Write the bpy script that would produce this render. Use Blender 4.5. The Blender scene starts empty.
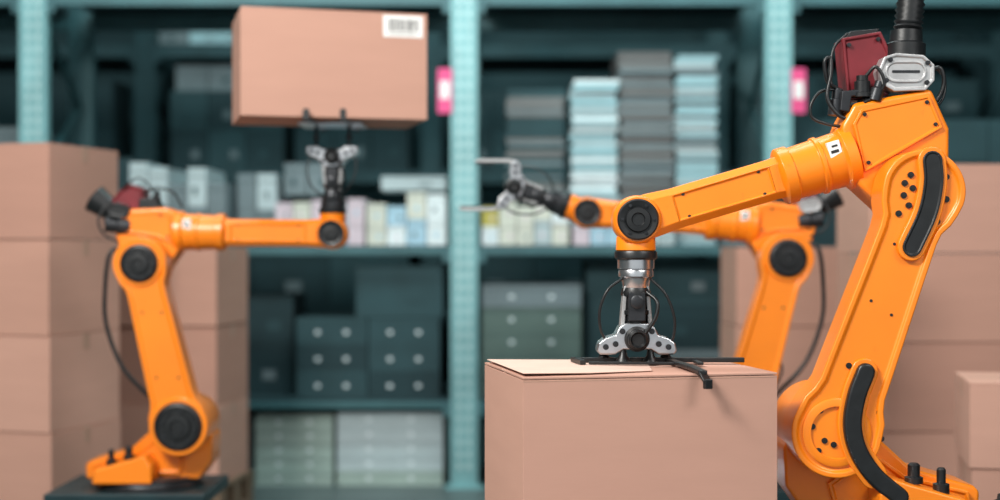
import bpy, bmesh, math, random
from mathutils import Vector, Matrix
random.seed(7)
scene = bpy.context.scene
scene.view_settings.view_transform = 'Standard'
scene.view_settings.look = 'None'
COL = scene.collection

# ------------------------------------------------------------------ materials
def mat(name, col, rough=0.5, metal=0.0, noise=0.08, nscale=8.0, bump=0.0, bscale=60.0, coat=0.0, stretch=None, spec=0.5, dirt=0.0):
    m = bpy.data.materials.new(name); m.use_nodes = True
    nt = m.node_tree; b = nt.nodes['Principled BSDF']
    b.inputs['Roughness'].default_value = rough
    b.inputs['Metallic'].default_value = metal
    b.inputs['Specular IOR Level'].default_value = spec
    if coat:
        b.inputs['Coat Weight'].default_value = coat
        b.inputs['Coat Roughness'].default_value = 0.2
    tc = nt.nodes.new('ShaderNodeTexCoord')
    mp = nt.nodes.new('ShaderNodeMapping')
    nt.links.new(tc.outputs['Object'], mp.inputs['Vector'])
    if stretch: mp.inputs['Scale'].default_value = stretch
    n = nt.nodes.new('ShaderNodeTexNoise'); n.inputs['Scale'].default_value = nscale
    n.inputs['Detail'].default_value = 6
    nt.links.new(mp.outputs[0], n.inputs['Vector'])
    r = nt.nodes.new('ShaderNodeValToRGB')
    r.color_ramp.elements[0].position = 0.3; r.color_ramp.elements[1].position = 0.7
    r.color_ramp.elements[0].color = (*[c*(1-noise) for c in col], 1)
    r.color_ramp.elements[1].color = (*[min(1, c*(1+noise)) for c in col], 1)
    nt.links.new(n.outputs['Fac'], r.inputs['Fac'])
    last = r.outputs['Color']
    if dirt:
        n3 = nt.nodes.new('ShaderNodeTexNoise'); n3.inputs['Scale'].default_value = 22; n3.inputs['Detail'].default_value = 10
        n3.inputs['Roughness'].default_value = 0.75
        nt.links.new(tc.outputs['Object'], n3.inputs['Vector'])
        r3 = nt.nodes.new('ShaderNodeValToRGB')
        r3.color_ramp.elements[0].position = 0.62; r3.color_ramp.elements[0].color = (0, 0, 0, 1)
        r3.color_ramp.elements[1].position = 0.76; r3.color_ramp.elements[1].color = (dirt, dirt, dirt, 1)
        nt.links.new(n3.outputs['Fac'], r3.inputs['Fac'])
        mx = nt.nodes.new('ShaderNodeMix'); mx.data_type = 'RGBA'
        nt.links.new(r3.outputs['Color'], mx.inputs[0]); nt.links.new(last, mx.inputs[6])
        mx.inputs[7].default_value = (col[0]*0.25, col[1]*0.2, col[2]*0.3+0.01, 1)
        last = mx.outputs[2]
    nt.links.new(last, b.inputs['Base Color'])
    if bump:
        n2 = nt.nodes.new('ShaderNodeTexNoise'); n2.inputs['Scale'].default_value = bscale; n2.inputs['Detail'].default_value = 4
        nt.links.new(mp.outputs[0], n2.inputs['Vector'])
        bp = nt.nodes.new('ShaderNodeBump'); bp.inputs['Strength'].default_value = bump; bp.inputs['Distance'].default_value = 0.004
        nt.links.new(n2.outputs['Fac'], bp.inputs['Height']); nt.links.new(bp.outputs[0], b.inputs['Normal'])
    return m

ORANGE = mat('orange_paint', (0.93, 0.235, 0.005), 0.38, 0, 0.06, 5, 0.05, 90, coat=0.2, dirt=0.45)
BLACK = mat('black_rubber', (0.008, 0.009, 0.010), 0.40, 0, 0.3, 30, 0.1)
DARK = mat('dark_grey_cast', (0.03, 0.032, 0.036), 0.38, 0.5, 0.3, 25, 0.1)
SILVER = mat('machined_aluminium', (0.55, 0.56, 0.58), 0.28, 0.95, 0.15, 18, 0.05)
CAST = mat('cast_aluminium', (0.46, 0.46, 0.46), 0.42, 0.6, 0.12, 25, 0.15)
RED = mat('red_housing', (0.16, 0.012, 0.018), 0.42, 0.1, 0.25, 12, 0.05)
BASEM = mat('base_plate_paint', (0.008, 0.03, 0.036), 0.45, 0.2, 0.2, 8)
STEEL = mat('pedestal_steel', (0.10, 0.11, 0.12), 0.5, 0.6, 0.2, 6)
WHITE = mat('label_white', (0.82, 0.82, 0.80), 0.6, 0, 0.02)
INK = mat('label_ink', (0.02, 0.02, 0.02), 0.6, 0, 0.02)
CB = [mat('cardboard_%d' % i, c, 0.85, 0, 0.03, 3.0, 0.04, 26, stretch=(1, 1, 5), spec=0.15) for i, c in enumerate([
    (0.51, 0.290, 0.222), (0.47, 0.262, 0.200), (0.55, 0.318, 0.246)])]
CBIN = mat('cardboard_liner', (0.66, 0.45, 0.37), 0.85, 0, 0.05, 12, 0.1)
TAPE = mat('packing_tape', (0.42, 0.25, 0.18), 0.45, 0, 0.03)
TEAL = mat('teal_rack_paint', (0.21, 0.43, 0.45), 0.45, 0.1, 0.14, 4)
TEALD = mat('teal_beam_rear_shade', (0.045, 0.13, 0.145), 0.5, 0.1, 0.14, 4)  # beam colour; on rear posts and braces it stands in for shade
HOLE = mat('rack_slot', (0.50, 0.68, 0.68), 0.5, 0.1, 0.1)
WOOD = mat('pallet_wood', (0.16, 0.11, 0.07), 0.8, 0, 0.2, 10, 0.2, stretch=(1, 6, 6))
G = {
 'pale': mat('carton_pale', (0.42, 0.51, 0.53), 0.8, 0, 0.08, 4),
 'white': mat('carton_white', (0.72, 0.80, 0.82), 0.8, 0, 0.08, 4),
 'beige': mat('carton_beige', (0.62, 0.64, 0.56), 0.8, 0, 0.08, 4),
 'blue': mat('carton_blue', (0.38, 0.58, 0.70), 0.8, 0, 0.08, 4),
 'grey': mat('carton_grey', (0.15, 0.195, 0.21), 0.8, 0, 0.1, 4),
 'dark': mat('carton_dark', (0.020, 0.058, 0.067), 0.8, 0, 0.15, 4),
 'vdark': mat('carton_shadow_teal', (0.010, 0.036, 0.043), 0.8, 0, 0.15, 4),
 'green': mat('carton_green', (0.095, 0.145, 0.13), 0.8, 0, 0.1, 4),
 'lite': mat('carton_light_green', (0.34, 0.44, 0.40), 0.8, 0, 0.1, 4),
 'brown': mat('carton_brown', (0.15, 0.155, 0.155), 0.8, 0, 0.1, 4),
 'teal': mat('carton_teal', (0.30, 0.47, 0.51), 0.8, 0, 0.1, 4),
 'pink': mat('carton_pink', (0.66, 0.56, 0.62), 0.8, 0, 0.1, 4),
 'yellow': mat('carton_yellow', (0.50, 0.44, 0.10), 0.8, 0, 0.1, 4),
 'label': WHITE,
}
PINK = mat('pink_sign', (0.80, 0.08, 0.25), 0.6, 0, 0.05)

# ------------------------------------------------------------------ mesh helpers
def finish(name, bm, mats, parent=None, bevel=0.0, seg=2, loc=None, rot=None, ang=35):
    bmesh.ops.recalc_face_normals(bm, faces=bm.faces)
    for f in bm.faces: f.smooth = True
    for e in bm.edges:
        if len(e.link_faces) == 2 and e.calc_face_angle(0) > math.radians(ang): e.smooth = False
    me = bpy.data.meshes.new(name); bm.to_mesh(me); bm.free()
    for m in (mats if isinstance(mats, list) else [mats]): me.materials.append(m)
    ob = bpy.data.objects.new(name, me); COL.objects.link(ob)
    if parent: ob.parent = parent
    if loc is not None: ob.location = loc
    if rot is not None: ob.rotation_euler = rot
    if bevel:
        md = ob.modifiers.new('bevel', 'BEVEL'); md.width = bevel; md.segments = seg
        md.limit_method = 'ANGLE'; md.angle_limit = math.radians(ang); md.harden_normals = True
    return ob

def add_box(bm, x0, x1, y0, y1, z0, z1, mi=0, M=None):
    vs = [Vector((x, y, z)) for z in (z0, z1) for y in (y0, y1) for x in (x0, x1)]
    if M: vs = [M @ v for v in vs]
    v = [bm.verts.new(p) for p in vs]
    for q in ((0,1,3,2),(4,6,7,5),(0,4,5,1),(2,3,7,6),(0,2,6,4),(1,5,7,3)):
        f = bm.faces.new([v[i] for i in q]); f.material_index = mi

def empty(name, loc=(0,0,0), rz=0):
    e = bpy.data.objects.new(name, None); COL.objects.link(e); e.location = loc; e.rotation_euler = (0, 0, rz)
    e.empty_display_size = 0.1
    return e

def stroke(pts, hw, n=8):
    """outline of a thick polyline with round ends"""
    pts = [Vector(p) for p in pts]
    L, R = [], []
    for i, p in enumerate(pts):
        t = (pts[min(i+1, len(pts)-1)] - pts[max(i-1, 0)]).normalized()
        nn = Vector((-t.y, t.x)); L.append(p+nn*hw); R.append(p-nn*hw)
    def cap(c, a, n):
        out = []
        for k in range(1, n):
            th = -math.pi*k/n
            d = a-c
            out.append(c+Vector((d.x*math.cos(th)-d.y*math.sin(th), d.x*math.sin(th)+d.y*math.cos(th))))
        return out
    return [tuple(p) for p in L + cap(pts[-1], L[-1], n) + R[::-1] + cap(pts[0], R[0], n)]

def smooth_pts(pts, k=6):
    out = []
    P = [Vector(p) for p in pts]; P = [2*P[0]-P[1]] + P + [2*P[-1]-P[-2]]
    for i in range(1, len(P)-2):
        for j in range(k):
            t = j/k
            a, b, c, d = P[i-1], P[i], P[i+1], P[i+2]
            out.append(0.5*((2*b)+(c-a)*t+(2*a-5*b+4*c-d)*t*t+(3*b-a-3*c+d)*t**3))
    out.append(P[-2]); return out

# ------------------------------------------------------------------ robot
U = 0.0025
class Robot:
    def __init__(s, loc, d, E, W, tdir, tlen, mode, style, floor):
        s.d = d; s.E = Vector(E); s.W = Vector(W); s.style = style; s.mode = mode
        s.root = empty('industrial_robot_arm', loc)
        s.tdir = Vector(tdir).normalized(); s.tlen = tlen; s.floor = floor
        s.build()
    def P(s, x, z, w): return Vector((s.d*x*U, -w*U, z*U))
    def prism(s, name, pts, w0, w1, m, bevel=1.5, inset=0, depth=0, fr=None, seg=2):
        bm = bmesh.new()
        q = [fr(*p) if fr else p for p in pts]
        a = [bm.verts.new(s.P(p[0], p[1], w0)) for p in q]
        b = [bm.verts.new(s.P(p[0], p[1], w1)) for p in q]
        bm.faces.new(a); top = bm.faces.new(b)
        n = len(q)
        for i in range(n): bm.faces.new((a[i], a[(i+1) % n], b[(i+1) % n], b[i]))
        bmesh.ops.recalc_face_normals(bm, faces=bm.faces)
        if inset:
            bmesh.ops.inset_region(bm, faces=[top], thickness=inset*U, depth=0)
            r = bmesh.ops.inset_region(bm, faces=[top], thickness=depth*0.6*U, depth=-depth*U)
        return finish(name, bm, m, s.root, bevel*U, seg)
    def lathe(s, name, c, axis, prof, m, seg=40, bevel=0.0, closed=True):
        """c,axis = (x,z,w) in robot drawing units; prof=[(t,r)]"""
        bm = bmesh.new()
        ax = Vector(axis).normalized(); c = Vector(c)
        o = Vector((0, 0, 1)) if abs(ax.z) < 0.9 else Vector((1, 0, 0))
        p1 = ax.cross(o).normalized(); p2 = ax.cross(p1)
        rings = []
        for t, r in prof:
            ring = []
            for k in range(seg):
                th = 2*math.pi*k/seg
                v = c+ax*t+(p1*math.cos(th)+p2*math.sin(th))*r
                ring.append(bm.verts.new(s.P(*v)))
            rings.append(ring)
        for i in range(len(rings)-1):
            for k in range(seg):
                bm.faces.new((rings[i][k], rings[i][(k+1) % seg], rings[i+1][(k+1) % seg], rings[i+1][k]))
        if closed: bm.faces.new(rings[0]); bm.faces.new(rings[-1][::-1])
        return finish(name, bm, m, s.root, bevel*U, 2)
    def tube(s, name, pts, r, m, ribbed=False):
        pts = smooth_pts(pts, 8 if not ribbed else 14)
        bm = bmesh.new(); seg = 12 if not ribbed else 20; rings = []
        N = len(pts); up = Vector((0.13, 0.2, 1)).normalized()
        for i, p in enumerate(pts):
            t = (pts[min(i+1, N-1)]-pts[max(i-1, 0)]).normalized()
            a = t.cross(up).normalized(); b = t.cross(a)
            rr = r*(1.0 if not ribbed else (1.0 if i % 2 else 0.84))
            rings.append([bm.verts.new(s.P(*(p+(a*math.cos(2*math.pi*k/seg)+b*math.sin(2*math.pi*k/seg))*rr))) for k in range(seg)])
        for i in range(N-1):
            for k in range(seg):
                bm.faces.new((rings[i][k], rings[i][(k+1) % seg], rings[i+1][(k+1) % seg], rings[i+1][k]))
        bm.faces.new(rings[0]); bm.faces.new(rings[-1][::-1])
        return finish(name, bm, m, s.root, 0, ang=80)
    def bolts(s, name, pts, w, r=3, m=None, h=2.5):
        bm = bmesh.new()
        for p in pts:
            ww = w if len(p) == 2 else p[2]
            for (r0, h0, h1) in ((r, -1, h), (r*0.5, h, h+0.8)):
                lo = [bm.verts.new(s.P(p[0]+r0*math.cos(k*math.pi/6), p[1]+r0*math.sin(k*math.pi/6), ww+h0)) for k in range(12)]
                hi = [bm.verts.new(s.P(p[0]+r0*math.cos(k*math.pi/6), p[1]+r0*math.sin(k*math.pi/6), ww+h1)) for k in range(12)]
                bm.faces.new(lo); bm.faces.new(hi)
                for k in range(12): bm.faces.new((lo[k], lo[(k+1) % 12], hi[(k+1) % 12], hi[k]))
        return finish(name, bm, m or BLACK, s.root, 0)
    def blackdisc(s, nm, c, w, r):
        s.lathe(nm+'_cover', (c[0], c[1], w), (0, 0, 1), [(-3, r*1.02), (1, r*1.02), (2, r*0.98), (5, r*0.95), (6, r*0.86), (4, r*0.80), (4, r*0.56), (8, r*0.52), (8.5, r*0.3), (6, r*0.26), (6, 0.5)], BLACK, 48)
        s.bolts(nm+'_bolts', [(c[0]+r*0.69*math.cos(a*math.pi/4+.2), c[1]+r*0.69*math.sin(a*math.pi/4+.2)) for a in range(8)], w+4, r*0.075, DARK, 2)
        s.lathe(nm+'_rim', (c[0], c[1], w), (0, 0, 1), [(-6, r*1.22), (-1, r*1.22), (1, r*1.17), (1, r*1.03), (-2, r*1.02)], ORANGE, 48)

    def build(s):
        E, W = s.E, s.W; o = 53.0 if s.style == 'A' else 50.0
        EW = W-E; L = math.sqrt(EW.length_squared-o*o)
        ang = math.atan2(EW.y, EW.x)
        phi = math.atan2(o, L)              # forearm axis is parallel to f, offset o on the upper side
        fa = ang+phi
        f = Vector((math.cos(fa), math.sin(fa))); n = Vector((f.y, -f.x))
        if n.y < 0: n = -n
        if (E+n*o+f*L-W).length > 1:
            fa = ang-phi; f = Vector((math.cos(fa), math.sin(fa))); n = Vector((f.y, -f.x))
            if n.y < 0: n = -n
        fr = lambda a, b: tuple(E+f*a+n*b)
        c3 = lambda a, b, w: (*fr(a, b), w)
        f3 = (f.x, f.y, 0)
        wc = -20
        # --- lower link (shoulder S at origin to elbow E)
        Ll = E.length; g = E.normalized(); mm = Vector((-g.y, g.x))
        rS, rE = 45, 41
        ss = lambda x: max(0, min(1, x))**2*(3-2*max(0, min(1, x)))
        def hw(t):
            a = math.sqrt(max(0, rS*rS-t*t)); b = math.sqrt(max(0, rE*rE-(t-Ll)**2))
            mid = (34-5*ss(t/Ll))*ss((t+5)/30)*ss((Ll+5-t)/30)
            return (a**5+b**5+mid**5)**0.2
        ts = [-rS*math.cos(k*math.pi/2/12) for k in range(0, 12)] + [Ll*k/22 for k in range(0, 23)] + [Ll+rE*math.sin(k*math.pi/2/12) for k in range(1, 13)]
        A = [tuple(g*t+mm*hw(t)) for t in ts]; B = [tuple(g*t-mm*hw(t)) for t in ts]
        out = A+B[::-1][1:-1] if hw(ts[0]) < 1e-3 else A+B[::-1]
        out2 = []
        for p in out:
            if not out2 or (Vector(p)-Vector(out2[-1])).length > 0.8: out2.append(p)
        WF = 46
        s.prism('lower_arm', out2, 4, WF, ORANGE, 2.2, inset=5.5, depth=3.0, seg=3)
        # --- elbow housing and forearm
        if s.style == 'A':
            s.prism('elbow_housing', [(-50, 96), (30, 104), (46, 88), (50, 82), (50, 24), (32, -6), (22, -32), (-20, -34), (-38, -8), (-56, 52)], -52, 2, ORANGE, 5, fr=fr, seg=3)
            s.prism('housing_cover', [(-44, 90), (26, 96), (38, 84), (40, 34), (14, 40), (-48, 55)], 0, 6, ORANGE, 2, fr=fr, inset=3, depth=1.2)
            s.bolts('housing_bolts', [fr(-40, 84), fr(24, 90), fr(34, 42), fr(-42, 60)], 5, 2.0, DARK, 1.5)
        else:
            s.prism('elbow_housing', [(-42, 84), (26, 88), (46, 82), (50, 78), (50, 20), (32, -6), (22, -32), (-20, -34), (-38, -8), (-50, 50)], -52, 2, ORANGE, 5, fr=fr, seg=3)
            s.prism('housing_cover', [(-36, 78), (24, 82), (38, 76), (40, 34), (14, 42), (-42, 50)], 0, 6, ORANGE, 2, fr=fr, inset=3, depth=1.2)
            s.bolts('housing_bolts', [fr(-32, 72), fr(22, 76), fr(34, 42), fr(-34, 56)], 5, 2.0, DARK, 1.5)
        s.lathe('forearm_sleeve', c3(0, o, wc), f3, [(42, 33), (53, 33), (54, 31), (56, 29), (74, 28), (75, 30), (79, 30), (80, 28), (106, 27), (107, 29.5), (118, 29.5), (120, 27), (122, 20)], ORANGE, 48, 0.5)
        # beam with inset side panel
        bm = bmesh.new()
        secs = [(116, 22, 19), (130, 21, 18), (L-40, 21, 18), (L-14, 23, 19), (L+2, 20, 17)]
        rings = []
        for a, h, dd in secs:
            ring = []
            for (sb, sw) in ((-1, -.62), (-.68, -1), (.68, -1), (1, -.62), (1, .62), (.68, 1), (-.68, 1), (-1, .62)):
                q = c3(a, o+sb*h, wc+sw*dd); ring.append(bm.verts.new(s.P(*q)))
            rings.append(ring)
        bm.faces.new(rings[0]); bm.faces.new(rings[-1]); front = None
        for i in range(len(rings)-1):
            for k in range(8):
                fc = bm.faces.new((rings[i][k], rings[i][(k+1) % 8], rings[i+1][(k+1) % 8], rings[i+1][k]))
                if i == 1 and k == 5: front = fc
        bmesh.ops.recalc_face_normals(bm, faces=bm.faces)
        bmesh.ops.inset_region(bm, faces=[front], thickness=2.2*U, depth=0)
        bmesh.ops.inset_region(bm, faces=[front], thickness=1.2*U, depth=-2.0*U)
        finish('forearm_beam', bm, ORANGE, s.root, 1.2*U, 2, ang=30)
        s.bolts('forearm_bolts', [fr(142, o+12), fr(142, o-12), fr(L-52, o+12), fr(L-52, o-12)], wc+16, 1.8, DARK, 1)
        s.prism('type_plate', [(57, o+4), (70, o+4), (70, o+20), (57, o+20)], wc+22, wc+28, WHITE, 0.3, fr=fr)
        s.prism('type_plate_print', [(60, o+8), (68, o+8), (68, o+11), (60, o+11)], wc+27, wc+28.4, INK, 0.1, fr=fr)
        s.prism('type_plate_print_b', [(60, o+14), (66, o+14), (66, o+16), (60, o+16)], wc+27, wc+28.4, INK, 0.1, fr=fr)
        # --- wrist
        s.lathe('wrist_knuckle', (W.x, W.y, wc), (0, 0, 1), [(-24, 20), (-22, 24), (-8, 25), (8, 25), (20, 24.5), (23, 22.5), (23, 20)], ORANGE, 48)
        s.lathe('wrist_cover', (W.x, W.y, wc+22), (0, 0, 1), [(0, 21), (3, 21), (4.5, 19.5), (4, 17), (3, 13), (6, 12), (6.5, 7), (4.5, 6), (4.5, .4)], BLACK, 40)
        s.bolts('wrist_bolts', [(W.x+16*math.cos(a*math.pi/3), W.y+16*math.sin(a*math.pi/3)) for a in range(6)], wc+25.5, 1.7, DARK, 1.5)
        # --- tool
        t = s.tdir; sd = Vector((-t.y, t.x)); tl = s.tlen
        T = lambda a, b, w=wc: (W.x+t.x*a+sd.x*b, W.y+t.y*a+sd.y*b, w)
        T2 = lambda a, b: T(a, b)[:2]
        t3 = (t.x, t.y, 0)
        s.lathe('tool_flange', T(0, 0), t3, [(14, 17), (18, 20), (31, 20.5), (33, 18)], ORANGE, 40)
        s.lathe('flange_ring', T(0, 0), t3, [(32, 21), (34, 22), (39, 22), (41, 20)], BLACK, 40)
        s.lathe('force_sensor', T(0, 0), t3, [(40, 19), (50, 19), (51, 17), (53, 18), (58, 18), (60, 15), (70, 13.5), (72, 12)], SILVER if s.mode == 'down' else DARK, 40)
        s.lathe('rotary_actuator', T(0, 0), t3, [(70, 14), (74, 15.5), (78, 15.5), (79, 12), (92, 12), (93, 15), (97, 15), (99, 12), (108, 12)], BLACK, 32)
        s.prism('actuator_plate', [T2(68, -13), T2(68, -9), T2(110, -12), T2(112, -17), T2(90, -15)], wc-10, wc+8, CAST, 1)
        s.prism('actuator_plate_b', [T2(68, 13), T2(68, 9), T2(110, 12), T2(112, 17), T2(90, 15)], wc-10, wc+8, CAST, 1)
        s.lathe('air_valve', T(84, 0, wc+10), (0, 0, 1), [(0, 7), (8, 7), (9, 5)], DARK, 20)
        s.prism('valve_block', [T2(74, -9), T2(74, 9), T2(104, 9), T2(104, -9)], wc+4, wc+15, DARK, 1.5)
        cl = [(106, -12), (110, -18), (118, -22), (121, -32), (126, -39), (134, -41), (138, -38), (138, -22), (133, -14), (133, 14), (138, 22), (138, 38), (134, 41), (126, 39), (121, 32), (118, 22), (110, 18), (106, 12)]
        s.prism('gripper_body', [T2(*p) for p in cl], wc-16, wc+14, SILVER, 1.8)
        s.lathe('gripper_motor', T(122, 0, wc+12), (0, 0, 1), [(0, 13), (3, 13), (4, 10.5), (16, 10), (18, 8), (14, 6), (14, .5)], BLACK, 32)
        s.bolts('gripper_bolts', [T2(130, -32), T2(130, 32), T2(114, -15), T2(114, 15), T2(127, -22), T2(127, 22)], wc+14, 3, DARK, 3)
        s.tube('air_hose', [T(60, -14, wc+8), T(72, -30, wc+14), T(92, -38, wc+14), T(112, -37, wc+12), T(126, -30, wc+10)], 1.4, BLACK)
        s.tube('air_hose_b', [T(60, 14, wc+8), T(76, 29, wc+14), T(100, 38, wc+14), T(120, 37, wc+12), T(130, 30, wc+10)], 1.4, BLACK)
        s.tube('air_hose_c', [T(74, 10, wc+10), T(84, 20, wc+18), T(100, 18, wc+20), T(116, 8, wc+18)], 2.0, BLACK)
        if s.mode == 'down':
            for i, (b, w) in enumerate(((-32, -10), (32, -10), (-14, 10), (14, 10))):
                s.lathe('suction_cup_%d' % i, T(0, b, wc+w), t3, [(132, 3), (139, 4), (143, 7), (tl, 9)], BLACK, 24)
            bm = bmesh.new()
            def bar(p, q, hw_, z0, z1, z0b=None, z1b=None):
                z0b = z0 if z0b is None else z0b; z1b = z1 if z1b is None else z1b
                p = Vector(p); q = Vector(q); dd = (q-p).normalized(); nn = Vector((-dd.y, dd.x))*hw_
                pts = [(p+nn, z0, z1), (q+nn, z0b, z1b), (q-nn, z0b, z1b), (p-nn, z0, z1)]
                lo = [bm.verts.new(s.P(W.x+v.x, a, v.y)) for v, a, b in pts]; hi = [bm.verts.new(s.P(W.x+v.x, b, v.y)) for v, a, b in pts]
                bm.faces.new(lo); bm.faces.new(hi)
                for k in range(4): bm.faces.new((lo[k], lo[(k+1) % 4], hi[(k+1) % 4], hi[k]))
            zb = W.y-tl
            bar((-64, -22), (112, -22), 4, zb+1.2, zb+6)          # cross bar lying on the lid
            bar((-50, 4), (46, 14), 3, zb+1.2, zb+4)
            bar((-64, -30), (-56, 10), 3, zb+1.2, zb+6)
            bar((34, -26), (46, 66), 4.5, zb+1.2, zb+5)             # finger reaching over the front edge
            bar((46, 64), (52, 100), 4.5, zb+1.2, zb+5, zb-1, zb+3)
            bar((51.5, 97), (56, 104), 4.5, zb-1.5, zb+3, zb-10, zb-6)
            bar((55, 101), (57, 106), 4, zb-14, zb-5)
            bar((60, -34), (62, 16), 3, zb+1.2, zb+4)
            finish('gripper_fingers', bm, BLACK, s.root, 0.8*U)
        elif s.mode == 'fork':
            for i, b in enumerate((-26, 26)):
                s.lathe('lift_post_%d' % i, T(0, b), t3, [(134, 4), (136, 3), (150, 3), (151, 6), (155, 6), (156, 3), (tl-4, 3)], DARK, 16)
            s.prism('lift_plate', [T2(tl-6, -50), T2(tl-3, -50), T2(tl-3, 50), T2(tl-6, 50)], wc-40, wc+40, SILVER, 0.5)
            for i, b in enumerate((-28, 28)):
                s.prism('fork_arm_%d' % i, [T2(tl-3, b-4), T2(tl, b-4), T2(tl, b+4), T2(tl-3, b+4)], wc-102, wc+102, BLACK, 0.4)
                s.prism('fork_tip_%d' % i, [T2(tl-6, b-5), T2(tl+9, b-5), T2(tl+12, b-3), T2(tl+12, b+3), T2(tl+9, b+5), T2(tl-6, b+5)], wc+101, wc+105, BLACK, 0.6)
                s.prism('fork_tip_back_%d' % i, [T2(tl-6, b-5), T2(tl+9, b-5), T2(tl+9, b+5), T2(tl-6, b+5)], wc-105, wc-101, BLACK, 0.6)
        else:
            for i, sg in enumerate((-1, 1)):
                A0 = Vector(T2(131, sg*36))
                k = 1 if sg < 0 else -1
                pts = [(4, -3*k), (4, 4*k), (-14, 7*k), (-58, 7*k), (-66, 5*k), (-66, 2*k), (-14, 2*k)]
                s.prism('gripper_finger_%d' % i, [(A0.x+p[0], A0.y+p[1]) for p in pts], wc-12, wc+10, CAST, .8)
                pts = [(-34, 3*k), (-64, 3*k), (-64, -1*k), (-34, -1*k)]
                s.prism('finger_tip_%d' % i, [(A0.x+p[0], A0.y+p[1]) for p in pts], wc-10, wc+8, BLACK, .5)
        # --- shoulder + base
        s.lathe('shoulder_drive', (0, 0, -70), (0, 0, 1), [(-24, 24), (-22, 30), (0, 32), (2, 40), (10, 43), (72, 44), (74, 42), (76, 40)], ORANGE, 56, 0.8)
        s.prism('turret', [(40, 12), (56, -14), (86, -42), (150, -60), (156, -66), (154, -88), (-22, -88), (-42, -60), (-44, -20), (-20, 10)], -66, 2, ORANGE, 4, seg=3)
        s.prism('turret_rib', [(44, -24), (78, -48), (142, -64), (144, -78), (6, -78), (0, -56)], 0, 9, ORANGE, 2, inset=4, depth=2)
        s.prism('turret_front_bracket', [(52, -44), (70, -50), (128, -66), (132, -88), (40, -88), (40, -60)], 8, 52, ORANGE, 3)
        s.lathe('rotary_base', (62, -104, -25), (0, 1, 0), [(0, 84), (8, 84), (10, 78), (14, 76), (18, 76), (20, 72)], DARK, 64)
        bm = bmesh.new()
        add_box(bm, min(s.d*-46*U, s.d*200*U), max(s.d*-46*U, s.d*200*U), -70*U, 120*U, -118*U, -100*U)
        finish('base_plate', bm, BASEM, s.root, 2*U)
        s.lathe('connector_plug', (80, -52, 30), (0, 1, 0), [(0, 9), (6, 9), (7, 6), (18, 6), (20, 4)], BLACK, 20)
        s.lathe('connector_plug_b', (106, -62, 34), (0, 1, 0), [(0, 8), (10, 8), (11, 4.5), (24, 4.5), (26, 3)], BLACK, 20)
        s.lathe('base_motor', (40, -40, -90), (0, 1, 0), [(-48, 26), (20, 26), (22, 22), (50, 22), (52, 18)], BLACK, 32)
        # pedestal
        bm = bmesh.new(); fl = s.floor
        cx = s.d*70*U
        add_box(bm, cx-.2, cx+.2, -.12, .24, fl+.03, -118*U)
        add_box(bm, cx-.28, cx+.28, -.19, .31, fl, fl+.03)
        for sx in (-.2, .2):
            for yy in (-.12, .24):
                add_box(bm, cx+sx-.02, cx+sx+.02, yy-.02, yy+.02, fl+.03, -118*U-.002)
        finish('pedestal', bm, STEEL, s.root, 0.006)
        # --- style specific
        if s.style == 'A':
            slot = [(E.x+7, E.y+30), (E.x+8, E.y+8), (E.x+2, E.y-22), (E.x-13, E.y-55)]
            sp = [tuple(p) for p in smooth_pts([Vector((*p, 0)) for p in slot], 5)]
            sp = [(p[0], p[1]) for p in sp]
            s.prism('cable_slot_rim', stroke(sp, 14), WF-6, WF+2, ORANGE, 1.5)
            s.prism('cable_slot', stroke(sp, 9.5), WF-6, WF+4, BLACK, 1.5, inset=2, depth=1)
            s.bolts('link_bolts', [(E.x+a, E.y+b) for a, b in ((-13, 16), (-19, 8), (-11, 3), (-20, -4), (-25, -22), (-15, -14), (22, 14), (22, -8), (13, -30))], WF-4, 3.2, BLACK, 2.5)
            s.bolts('link_bolts_lower', [(-16, 22), (-24, 6), (-12, -8), (-3, -12), (-2, 28), (-18, -18), (42, 20), (44, -6), (12, 66), (36, 58)], WF-4, 3.0, BLACK, 2.5)
            s.bolts('link_screws', [(34, 130), (57, 186), (54, 116), (78, 176)], WF-4, 1.5, DARK, 1.5)
            s.lathe('shoulder_ring', (0, 0, WF-4), (0, 0, 1), [(0, 34), (3, 34), (4, 32), (4, 26), (0, 25)], ORANGE, 48)
            cab = [(27, 60, WF+2), (18, 36, WF+5), (14, 8, WF+6), (20, -18, WF+6), (36, -42, WF+5), (60, -62, WF+2)]
            s.prism('cable_guard_rim', stroke([(c[0], c[1]) for c in smooth_pts([Vector(c) for c in cab[:5]], 4)], 13.5), WF-6, WF+1, ORANGE, 1.5)
            s.prism('cable_guard', stroke([(c[0], c[1]) for c in smooth_pts([Vector(c) for c in cab], 5)], 9), WF-4, WF+8, BLACK, 3, seg=3)
            # drive pack on top of the housing
            s.prism('motor_housing', [(20, 398), (60, 405), (70, 384), (68, 338), (26, 334)], -52, -16, RED, 3, inset=4, depth=2)
            s.prism('motor_housing_cap', [(24, 398), (58, 404), (60, 409), (30, 406)], -46, -22, BLACK, 1)
            s.bolts('motor_housing_bolts', [(27, 391), (57, 397), (62, 350), (31, 343)], -17, 2.2, DARK, 2)
            s.prism('hose_bracket', [(52, 362), (58, 376), (70, 380), (98, 378), (109, 368), (109, 352), (100, 342), (68, 341), (56, 348)], -20, 4, CAST, 2.5, inset=3, depth=1.5)
            s.prism('bracket_ring', stroke([(70, 361), (90, 361)], 11), 1, 4, CAST, .8, inset=2, depth=1)
            s.prism('bracket_plate', [(66, 360), (94, 360), (94, 362.5), (66, 362.5)], 2, 4, DARK, .3)
            s.bolts('bracket_bolts', [(60, 352), (64, 373), (102, 370), (101, 350)], 3, 2.4, DARK, 2)
            s.lathe('hose_socket', (86, 372, -20), (0.03, 1, 0), [(-14, 18), (4, 18), (6, 20), (20, 20), (22, 17), (34, 16)], BLACK, 32)
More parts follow.
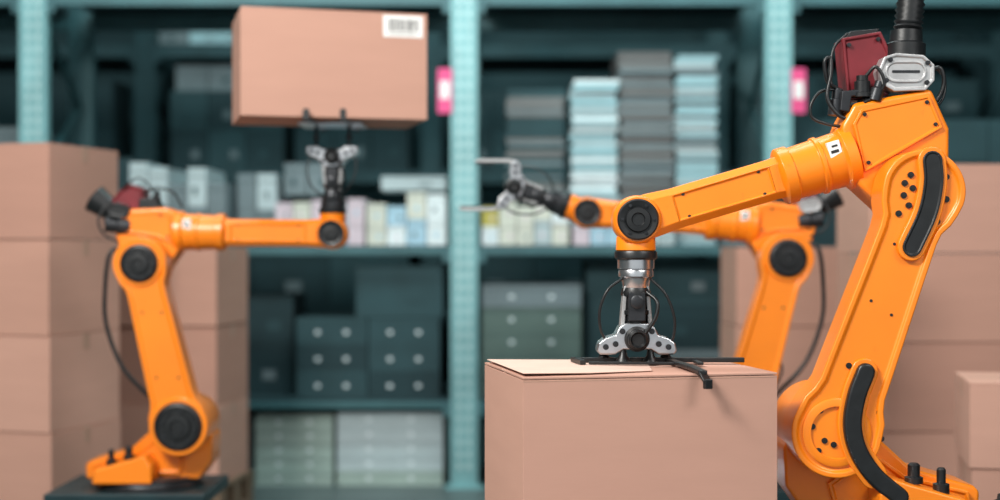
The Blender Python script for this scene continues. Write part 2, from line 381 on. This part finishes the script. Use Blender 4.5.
            s.tube('umbilical_hose', [(87, 390, -20), (91, 430, -20), (96, 480, -20), (106, 530, -20), (136, 575, -20), (180, 585, -20), (224, 550, -20), (240, 480, -20), (243, 350, -20), (243, 200, -20), (240, 60, -20), (220, -40, -20), (188, -92, -24)], 15, BLACK, True)
            s.lathe('connector_a', (38, 338, -6), (0, 1, 0), [(-2, 10), (2, 10), (3, 8), (14, 8), (15, 6), (20, 6)], BLACK, 20)
            s.lathe('connector_b', (14, 332, -14), (0.1, 1, 0), [(-14, 8), (2, 8), (3, 6), (12, 6), (14, 4)], DARK, 20)
            s.lathe('connector_c', (50, 334, -2), (0.3, 1, 0), [(-2, 7), (10, 7), (12, 5), (18, 5)], DARK, 20)
            s.prism('connector_block', [(14, 322), (24, 320), (26, 336), (40, 338), (40, 344), (16, 342)], -30, 0, DARK, 1.5)
            s.prism('connector_rail', [(40, 326), (106, 332), (106, 340), (40, 336)], -36, -4, BLACK, 1.5)
            s.tube('signal_cable_a', [(16, 345, -14), (4, 352, -10), (0, 372, -8), (6, 376, -8), (6, 360, -6), (2, 335, -4), (12, 318, -2), (26, 312, -4)], 2.0, BLACK)
            s.tube('signal_cable_b', [(14, 345, -14), (-4, 342, -10), (-14, 328, -8), (-12, 315, -8), (6, 308, -8), (24, 306, -10)], 1.5, BLACK)
            s.tube('signal_cable_c', [(106, 362, -10), (118, 366, -8), (122, 350, -8), (114, 332, -8), (102, 326, -12)], 2.2, BLACK)
            s.tube('signal_cable_d', [(98, 380, -30), (112, 374, -26), (126, 358, -20), (122, 334, -14), (106, 322, -14)], 1.5, BLACK)
            s.tube('signal_cable_e', [(10, 345, -16), (8, 365, -20), (14, 390, -24), (28, 404, -24)], 1.5, BLACK)
            s.tube('signal_cable_f', [(40, 356, -4), (50, 366, 2), (58, 350, 4), (52, 338, 0), (38, 330, 0)], 1.8, BLACK)
        else:
            s.blackdisc('elbow', (E.x, E.y), WF, 29)
            s.blackdisc('shoulder', (0, 0), WF, 37)
            Q = lambda x, z, w: (E.x+x, E.y+z, w)
            s.prism('motor_housing', [(E.x+4, E.y+80), (E.x+40, E.y+74), (E.x+58, E.y+100), (E.x+34, E.y+126), (E.x+8, E.y+118)], -48, -8, RED, 3, inset=4, depth=2)
            s.lathe('elbow_motor', Q(36, 66, -22), (0.82, 0.57, 0), [(0, 20), (16, 20), (18, 23), (28, 23), (30, 17), (50, 20), (64, 23), (66, 18)], BLACK, 32)
            s.lathe('elbow_motor_b', Q(28, 58, -8), (0.95, 0.1, 0.2), [(0, 16), (18, 16), (20, 12), (38, 12)], DARK, 32)
            s.prism('encoder_cap', stroke([Q(36, 82, 0)[:2], Q(50, 84, 0)[:2]], 11), -10, 8, CAST if s.d > 0 else BLACK, 1.5, inset=3, depth=1.5)
            s.prism('service_box', [(E.x-22, E.y+82), (E.x+14, E.y+80), (E.x+14, E.y+102), (E.x-12, E.y+104)], -40, -4, BLACK, 2)
            s.lathe('service_plug', Q(-10, 98, -16), (-0.2, 1, 0), [(0, 7), (8, 7), (9, 5), (16, 5)], DARK, 16)
            s.tube('signal_cable_a', [Q(8, 108, -4), Q(-14, 118, 0), Q(-40, 112, -4), Q(-54, 88, -10)], 1.8, BLACK)
            s.tube('signal_cable_b', [Q(60, 96, 0), Q(74, 70, 6), Q(66, 46, 6), Q(44, 34, 2)], 1.8, BLACK)
            s.tube('signal_cable_c', [Q(40, 118, -4), Q(10, 134, 0), Q(-20, 104, 2)], 1.4, BLACK)
            s.tube('power_cable', [Q(36, 26, 0), Q(56, 14, 8), Q(62, -40, 12), Q(60, -96, 12), Q(36, -160, 12), Q(-2, -204, 10), Q(-24, -226, 2)], 3.4, BLACK)
            s.tube('power_cable_b', [Q(-8, -150, -10), Q(2, -176, -10), Q(-10, -206, -10)], 2.0, BLACK)
            s.bolts('link_screws', [tuple(E*0.3+Vector((16, 0))), tuple(E*0.7+Vector((14, 0))), tuple(E*0.3-Vector((18, 0))), tuple(E*0.7-Vector((16, 0)))], WF-4, 2, DARK, 1.5)

# front robot, left robot, rear robot
Robot((0.83, 3.56, 1.05), 1, (86, 238), (-192, 211), (0, -1), 148, 'down', 'A', -1.05)
Robot((-1.238, 5.5, 0.820), -1, (60, 251), (-230, 298), (0, 1), 176, 'fork', 'B', -0.820)
Robot((0.935, 5.5, 0.835), 1, (69, 253), (-237, 325), (-.93, .33), 165, 'open', 'B', -0.835)

# ------------------------------------------------------------------ cardboard boxes
def carton(w, d, h, corner, rz, z, ci=0, anchor='FR', label=False, flaps=False, bev=.0025):
    """w,d,h size; corner = world xy of the front-right / front-left / centre bottom point"""
    bm = bmesh.new()
    add_box(bm, -w/2, w/2, -d/2, d/2, 0, h-0.008)
    g = 0.002
    if not flaps:
        add_box(bm, -w/2+.001, w/2-.001, -d/2+.001, -g, h-0.0075, h, 0)
        add_box(bm, -w/2+.001, w/2-.001, g, d/2-.001, h-0.0075, h, 0)
        add_box(bm, -w/2-.0006, w/2+.0006, -.025, .025, h-0.0074, h+.0006, 2)
        add_box(bm, -w/2-.0008, -w/2+.001, -.025, .025, h-.07, h, 2)
        add_box(bm, w/2-.001, w/2+.0008, -.025, .025, h-.07, h, 2)
    else:
        def flap(y0, y1, sgn, lift, x0, x1):
            M = Matrix.Translation((0, y0, h-0.006)) @ Matrix.Rotation(sgn*lift, 4, 'X')
            a, b = sorted((0, y1-y0))
            add_box(bm, x0, x1, a, b, 0, .005, 0, M)
            e = y1-y0
            add_box(bm, x0, x1, min(e, e+.002*(-1 if e < 0 else 1)), max(e, e+.002*(-1 if e < 0 else 1)), .0005, .0048, 3, M)
        flap(-d/2, -.01, 1, math.radians(0.2), -w/2, w/2)
        flap(d/2, .01, -1, math.radians(0.2), -w/2, w/2)
        # pale liner flap folded over the top, slightly proud of the lid on the left
        M = Matrix.Translation((-w/2, 0, h))
        v = [(0.004, -d/2+.015, .006), (.17, -d/2+.03, .003), (.34, -d/2+.08, 0.001), (.40, d/2-.15, 0.0008), (.34, d/2-.02, 0.001), (.17, d/2-.015, .003), (0.004, d/2-.01, .006)]
        lo = [bm.verts.new(M @ Vector((x, y, z))) for x, y, z in v]; hi = [bm.verts.new(M @ Vector((x, y, z+.0018))) for x, y, z in v]
        K = len(v)
        for r_ in (lo, hi):
            for q in ((0, 1, 5, 6), (1, 2, 4, 5), (2, 3, 4)):
                bm.faces.new([r_[i] for i in q]).material_index = 3
        for k in range(K): bm.faces.new((lo[k], lo[(k+1) % K], hi[(k+1) % K], hi[k])).material_index = 3
        add_box(bm, -w/2+.0, w/2-.0, -d/2-.0006, -d/2+.001, h-.012, h-.010, 2)
    if label:
        lx, lz = w*0.5-.095, h-.052
        y = -d/2
        add_box(bm, lx-.078, lx+.078, y-.0012, y+.001, lz-.042, lz+.042, 1)
        x = lx-.058
        while x < lx+.055:
            bw = random.choice((.003, .005, .007)); add_box(bm, x, x+bw, y-.0018, y, lz-.018, lz+.028, 4)
            x += bw+random.choice((.003, .0045))
        add_box(bm, lx-.055, lx+.05, y-.0018, y, lz-.030, lz-.026, 4)
    off = {'FR': Vector((w/2, -d/2)), 'FL': Vector((-w/2, -d/2)), 'C': Vector((0, 0))}[anchor]
    c, sn = math.cos(rz), math.sin(rz)
    o = Vector((off.x*c-off.y*sn, off.x*sn+off.y*c))
    return finish('cardboard_box', bm, [CB[ci], WHITE, TAPE, CBIN, INK], None, bev, 2, loc=(corner[0]-o.x, corner[1]-o.y, z), rot=(0, 0, rz))

def pallet(cx, cy, w, d, rz, z):
    bm = bmesh.new()
    for i in range(6):
        x0 = -w/2+i*(w-.09)/5
        add_box(bm, x0, x0+.09, -d/2, d/2, .122, .144)
    for yy in (-d/2, -.05, d/2-.1):
        add_box(bm, -w/2, w/2, yy, yy+.1, .1, .122)
        for xx in (-w/2, -.05, w/2-.1): add_box(bm, xx, xx+.1, yy, yy+.1, .022, .1)
        add_box(bm, -w/2, w/2, yy, yy+.1, 0, .022)
    finish('wooden_pallet', bm, WOOD, None, .002, loc=(cx, cy, z), rot=(0, 0, rz))

def stack(w, d, h, n, corner, rz, anchor, npal):
    off = Vector((w/2, -d/2)) if anchor == 'FR' else Vector((-w/2, -d/2))
    c, sn = math.cos(rz), math.sin(rz); o = Vector((off.x*c-off.y*sn, off.x*sn+off.y*c))
    for i in range(npal): pallet(corner[0]-o.x, corner[1]-o.y, w+.04, d+.04, rz, i*.1442)
    cis = [0, 2, 1, 0]; random.shuffle(cis)
    for i in range(n):
        dx = random.uniform(-.01, .01)
        carton(w, d, h-.004, (corner[0]+dx, corner[1]+random.uniform(-.008, .008)), rz+random.uniform(-.012, .012), npal*.1444+i*h, cis[i % 4], anchor, bev=.009)

R = math.radians
stack(.70, .56, .42, 4, (-1.94, 6.05), R(-16), 'FR', 2)
stack(.62, .50, .41, 3, (-1.45, 7.2), R(-8), 'FR', 2)
stack(.75, .55, .40, 4, (1.648, 6.25), R(1), 'FL', 2)
stack(.58, .45, .41, 3, (1.22, 7.2), R(2), 'FL', 2)
stack(.60, .45, .30, 3, (1.63, 4.85), R(-12), 'FL', 1)
# box lifted by the left robot
carton(.715, .42, .410, (-.683, 5.55), R(15), 0.820+U*(298+176)+.001, 0, 'C', label=True)
# box under the front robot
carton(.63, .45, .455, (.0534, 3.25), R(12), .750, 0, 'FL', flaps=True)

# roller conveyor carrying the front box
cv = empty('roller_conveyor', (0.33, 3.7, 0))
bm = bmesh.new()
for sx in (-.375, .345):
    add_box(bm, sx, sx+.03, -1.0, 1.0, .66, .745)
    for yy in (-.95, 0, .91): add_box(bm, sx-.005, sx+.035, yy, yy+.04, 0, .66)
finish('frame', bm, STEEL, cv, .003)
bm = bmesh.new()
for i in range(24):
    y = -.96+i*.0835
    M = Matrix.Translation((0, y, .715)) @ Matrix.Rotation(math.pi/2, 4, 'Y')
    bmesh.ops.create_cone(bm, cap_ends=True, segments=20, radius1=.035, radius2=.035, depth=.69, matrix=M)
finish('rollers', bm, SILVER, cv)

# ------------------------------------------------------------------ pallet racks
def rack(y, xs, levels, depth=1.0, bright=True):
    r = empty('pallet_rack', (0, y, 0))
    H = 4.6
    for nm, rows, mt in (('front_uprights', (0,), TEAL if bright else G['dark']), ('rear_uprights', (depth,), TEALD if bright else G['vdark'])):  # rear posts get a darker copy of the teal, shade put into colour
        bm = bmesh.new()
        for x in xs:
            for yy in rows:
                add_box(bm, x-.085, x-.055, yy, yy+.09, 0, H)
                add_box(bm, x+.055, x+.085, yy, yy+.09, 0, H)
                add_box(bm, x-.06, x+.06, yy+.012, yy+.03, 0, H)
                add_box(bm, x-.12, x+.12, yy-.03, yy+.12, 0, .012)
        finish(nm, bm, mt, r, .003)
    bm = bmesh.new()
    for x in xs:
        z = .3; k = 0
        while z < H-.6:
            za, zb = (z, z+.55) if k % 2 else (z+.55, z)
            v = Vector((0, depth-.09, zb-za)); ln = v.length; a = math.atan2(v.z, v.y)
            M = Matrix.Translation((x, .09, za)) @ Matrix.Rotation(a, 4, 'X')
            add_box(bm, -.02, .02, 0, ln, -.012, .012, 0, M)
            z += .55; k += 1
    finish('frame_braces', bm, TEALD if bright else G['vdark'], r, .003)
    if bright:
        bm = bmesh.new()
        for x in xs:
            z = .12
            while z < H-.1:
                for sx in (-.03, .03): add_box(bm, x+sx-.011, x+sx+.011, .009, .0135, z, z+.038)
                z += .075
        finish('upright_slots', bm, HOLE, r)
    bm = bmesh.new(); bd = bmesh.new()
    for i in range(len(xs)-1):
        for (z, hb) in levels:
            for yy in (.02, depth-.0+.02):
                add_box(bm, xs[i]+.086, xs[i+1]-.086, yy, yy+.05, z-hb, z-.012)
            for e in (xs[i]+.086, xs[i+1]-.136):
                add_box(bm, e, e+.05, .008, .02, z-hb-.05, z-.013)
            add_box(bd, xs[i]+.088, xs[i+1]-.088, .02, depth+.07, z-.012, z)
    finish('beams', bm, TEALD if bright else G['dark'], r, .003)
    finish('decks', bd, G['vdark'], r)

XS = [-5.2, -2.94, -.226, 1.755, 4.0]
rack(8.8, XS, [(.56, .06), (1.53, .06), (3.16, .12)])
rack(12.2, [-5.6, -3.1, -.6, 1.9, 4.4], [(1.0, .12), (2.2, .12), (3.3, .12)], bright=False)  # background shade is put into this rack's darker colours

def goods(name, x0, x1, z0, z1, nx, nz, kinds, y=8.9, d=.6, dots=False, gap=.008, jit=.01, ragged=False):
    bm = bmesh.new(); ks = list(G.keys()); mats = [G[k] for k in ks]
    dx = (x1-x0)/nx; dz = (z1-z0)/nz
    for i in range(nx):
        hs = random.uniform(.72, 1.0) if ragged else 1.0
        for j in range(nz):
            k = ks.index(random.choice(kinds)); q = random.uniform(-jit, jit)
            a, b = x0+i*dx+gap/2, x0+(i+1)*dx-gap/2; zz = z0+j*dz*hs
            if nz > 12: a += q*.5; b += q*.5
            yy = y+abs(q)
            add_box(bm, a, b, yy, yy+d, zz, zz+dz*hs-.0015, k)
            if nz < 12: add_box(bm, a-.001, b+.001, yy-.002, yy+.02, zz+dz*hs*.76, zz+dz*hs*.78, ks.index('dark'))
            if dots:
                for c in (.3, .7):
                    xc = a+(b-a)*c; add_box(bm, xc-.014, xc+.014, yy-.003, yy, zz+dz*.38, zz+dz*.38+.022, ks.index('white'))
            elif nx*nz < 12:
                xc = a+(b-a)*random.uniform(.25, .6); add_box(bm, xc, xc+(b-a)*.2, yy-.003, yy, zz+dz*hs*.3, zz+dz*hs*.5, ks.index(random.choice(('pink', 'grey', 'blue')) if 'white' in kinds else random.choice(('grey', 'dark'))))
    return finish(name, bm, mats, None, 0)

S1, S2 = 1.531, .561
W5 = ['white', 'white', 'pale', 'beige', 'pink', 'blue', 'white']
# left bay, eye-level shelf
goods('shelf_carton_row', -2.36, -1.74, S1, 2.07, 5, 2, ['grey', 'pale', 'grey', 'pale'], ragged=True)
goods('shelf_carton_row', -1.43, -.86, S1, 1.84, 5, 2, W5, ragged=True)
goods('shelf_carton_row', -.85, -.34, S1, 1.87, 4, 2, W5+['white'], ragged=True)
goods('shelf_carton_row', -1.42, -1.12, 1.861, 2.07, 2, 1, ['grey', 'pale'], y=9.2, d=.4)
goods('shelf_carton_row', -.76, -.34, 1.881, 1.97, 1, 1, ['pale'], d=.4)
goods('shelf_carton_row', -2.8, -2.38, S1, 2.1, 1, 3, ['dark', 'vdark'], y=9.1)
goods('shelf_carton_row', -1.72, -1.46, S1, 2.0, 2, 2, ['grey', 'pale'], y=9.15)
# right bay, eye-level shelf
goods('shelf_carton_row', -.12, .44, S1, 1.86, 5, 2, ['pale', 'grey', 'white', 'yellow', 'beige'], ragged=True)
goods('folded_carton_stack', .46, .76, S1, 2.60, 1, 40, ['teal', 'pale', 'teal', 'white'], y=9.0, jit=.03)
goods('folded_carton_stack', .77, 1.12, S1, 2.78, 1, 44, ['brown', 'grey', 'brown'], y=9.0, jit=.03)
goods('folded_carton_stack', 1.13, 1.40, S1, 2.76, 1, 44, ['teal', 'pale', 'teal', 'grey'], y=9.0, jit=.03)
goods('folded_carton_stack', .04, .42, 1.861, 2.55, 1, 26, ['dark', 'grey', 'brown', 'dark'], y=9.1, jit=.02)
goods('shelf_carton_row', .46, 1.1, S1, 1.66, 6, 1, W5, y=8.83, d=.14)
goods('shelf_carton_row', 1.43, 1.65, S1, 2.0, 1, 3, ['dark', 'grey'], y=9.1)
goods('shelf_carton_row', 1.9, 3.6, S1, 2.35, 4, 3, ['dark', 'vdark', 'dark'], y=9.1)
goods('shelf_carton_row', -4.9, -3.1, S1, 2.3, 4, 3, ['grey', 'dark'], y=9.1)
# lower shelf
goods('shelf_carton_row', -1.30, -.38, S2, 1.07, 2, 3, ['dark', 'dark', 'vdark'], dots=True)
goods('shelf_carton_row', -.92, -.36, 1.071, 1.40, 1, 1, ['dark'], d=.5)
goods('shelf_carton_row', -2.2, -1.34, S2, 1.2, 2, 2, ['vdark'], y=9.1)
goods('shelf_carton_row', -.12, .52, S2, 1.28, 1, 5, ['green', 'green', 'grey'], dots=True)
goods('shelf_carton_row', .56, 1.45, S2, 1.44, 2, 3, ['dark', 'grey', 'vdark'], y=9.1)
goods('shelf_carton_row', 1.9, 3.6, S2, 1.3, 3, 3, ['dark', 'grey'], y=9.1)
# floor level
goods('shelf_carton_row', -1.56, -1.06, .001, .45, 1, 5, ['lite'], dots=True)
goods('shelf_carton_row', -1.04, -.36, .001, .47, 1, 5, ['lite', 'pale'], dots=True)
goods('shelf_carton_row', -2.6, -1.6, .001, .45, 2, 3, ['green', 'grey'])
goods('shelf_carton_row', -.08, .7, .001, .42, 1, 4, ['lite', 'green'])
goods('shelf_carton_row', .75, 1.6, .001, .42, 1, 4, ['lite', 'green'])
# second rack row
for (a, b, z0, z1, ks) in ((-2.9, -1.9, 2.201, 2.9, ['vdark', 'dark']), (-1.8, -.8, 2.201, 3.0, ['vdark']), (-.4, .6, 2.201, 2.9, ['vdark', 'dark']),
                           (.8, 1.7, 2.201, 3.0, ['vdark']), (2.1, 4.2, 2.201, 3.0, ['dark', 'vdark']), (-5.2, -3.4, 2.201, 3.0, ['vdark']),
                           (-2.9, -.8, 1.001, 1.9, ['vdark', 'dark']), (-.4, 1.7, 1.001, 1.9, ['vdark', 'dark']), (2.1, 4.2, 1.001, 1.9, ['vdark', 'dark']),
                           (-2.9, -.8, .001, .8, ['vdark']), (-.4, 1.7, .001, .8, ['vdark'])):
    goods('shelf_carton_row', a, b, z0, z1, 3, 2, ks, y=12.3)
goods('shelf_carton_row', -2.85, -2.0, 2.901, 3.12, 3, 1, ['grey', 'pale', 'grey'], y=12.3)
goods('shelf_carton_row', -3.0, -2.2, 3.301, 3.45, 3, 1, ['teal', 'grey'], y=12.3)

# pink notices fixed to uprights
for x in (XS[2], XS[3]):
    sx = -.12 if x < 0 else .12
    bm = bmesh.new()
    add_box(bm, x+sx-.045, x+sx+.045, 8.79, 8.797, 2.36, 2.64, 0)
    add_box(bm, x+sx-.03, x+sx+.03, 8.788, 8.79, 2.45, 2.56, 1)
    finish('pink_rack_sign', bm, [PINK, WHITE])

# ------------------------------------------------------------------ room
FLOOR = mat('concrete_floor', (0.10, 0.13, 0.13), 0.45, 0, 0.2, 2.5, 0.1, 30)
WALL = mat('wall_paint', (0.022, 0.06, 0.07), 0.8, 0, 0.15, 1.0)
CEIL = mat('ceiling_paint', (0.05, 0.08, 0.09), 0.8, 0, 0.1, 1.0)
def slab(name, a, b, m):
    bm = bmesh.new(); add_box(bm, a[0], b[0], a[1], b[1], a[2], b[2]); finish(name, bm, m)
slab('floor', (-7, -4, -.1), (7, 15, 0), FLOOR)
slab('wall_back', (-7, 14.5, 0), (7, 14.7, 6), WALL)
slab('wall_left', (-7.2, -4, 0), (-7, 14.7, 6), WALL)
slab('wall_right', (7, -4, 0), (7.2, 14.7, 6), WALL)
slab('ceiling', (-7.2, -4, 6), (7.2, 14.7, 6.1), CEIL)

# ------------------------------------------------------------------ lights
def area(name, loc, tgt, sx, sy, e, col=(1, 1, 1)):
    l = bpy.data.lights.new(name, 'AREA'); l.shape = 'RECTANGLE'; l.size = sx; l.size_y = sy; l.energy = e; l.color = col
    o = bpy.data.objects.new(name, l); COL.objects.link(o); o.location = loc
    o.rotation_euler = (Vector(tgt)-Vector(loc)).to_track_quat('-Z', 'Y').to_euler()
area('added_key_light', (-2.4, 0.9, 4.6), (0.2, 4.6, 1.4), 1.6, 1.0, 400, (1, .97, .92))  # unseen softbox-like key, added to light the foreground from upper left
area('added_fill_light', (3.0, 0.8, 4.4), (0.4, 4.4, 1.2), 1.8, 1.2, 100, (1, .98, .96))  # unseen soft fill near the camera, added for the foreground
area('ceiling_lamp_mid', (0, 5.0, 5.5), (0, 5.2, 0), 4.0, .6, 110, (.97, 1, 1))
area('added_aisle_light', (0, 7.2, 5.4), (0, 9.2, 1.0), 6.0, .5, 170, (.74, 1, 1))  # unseen teal-tinted light, added to brighten the rack background
area('ceiling_lamp_rear', (0, 11.3, 5.4), (0, 12.4, 1.0), 6.0, .5, 60, (.65, 1, 1))
w = bpy.data.worlds.new('world'); scene.world = w; w.use_nodes = True
w.node_tree.nodes['Background'].inputs[0].default_value = (.9, .97, 1, 1)
w.node_tree.nodes['Background'].inputs[1].default_value = .75

# ------------------------------------------------------------------ camera
cd = bpy.data.cameras.new('camera'); cam = bpy.data.objects.new('camera', cd); COL.objects.link(cam)
cam.location = (0, 0, 1.5); cam.rotation_euler = (math.pi/2, 0, 0)
cd.sensor_width = 36; cd.lens = 50.4
cd.dof.use_dof = True; cd.dof.focus_distance = 3.5; cd.dof.aperture_fstop = 1.25
scene.camera = cam
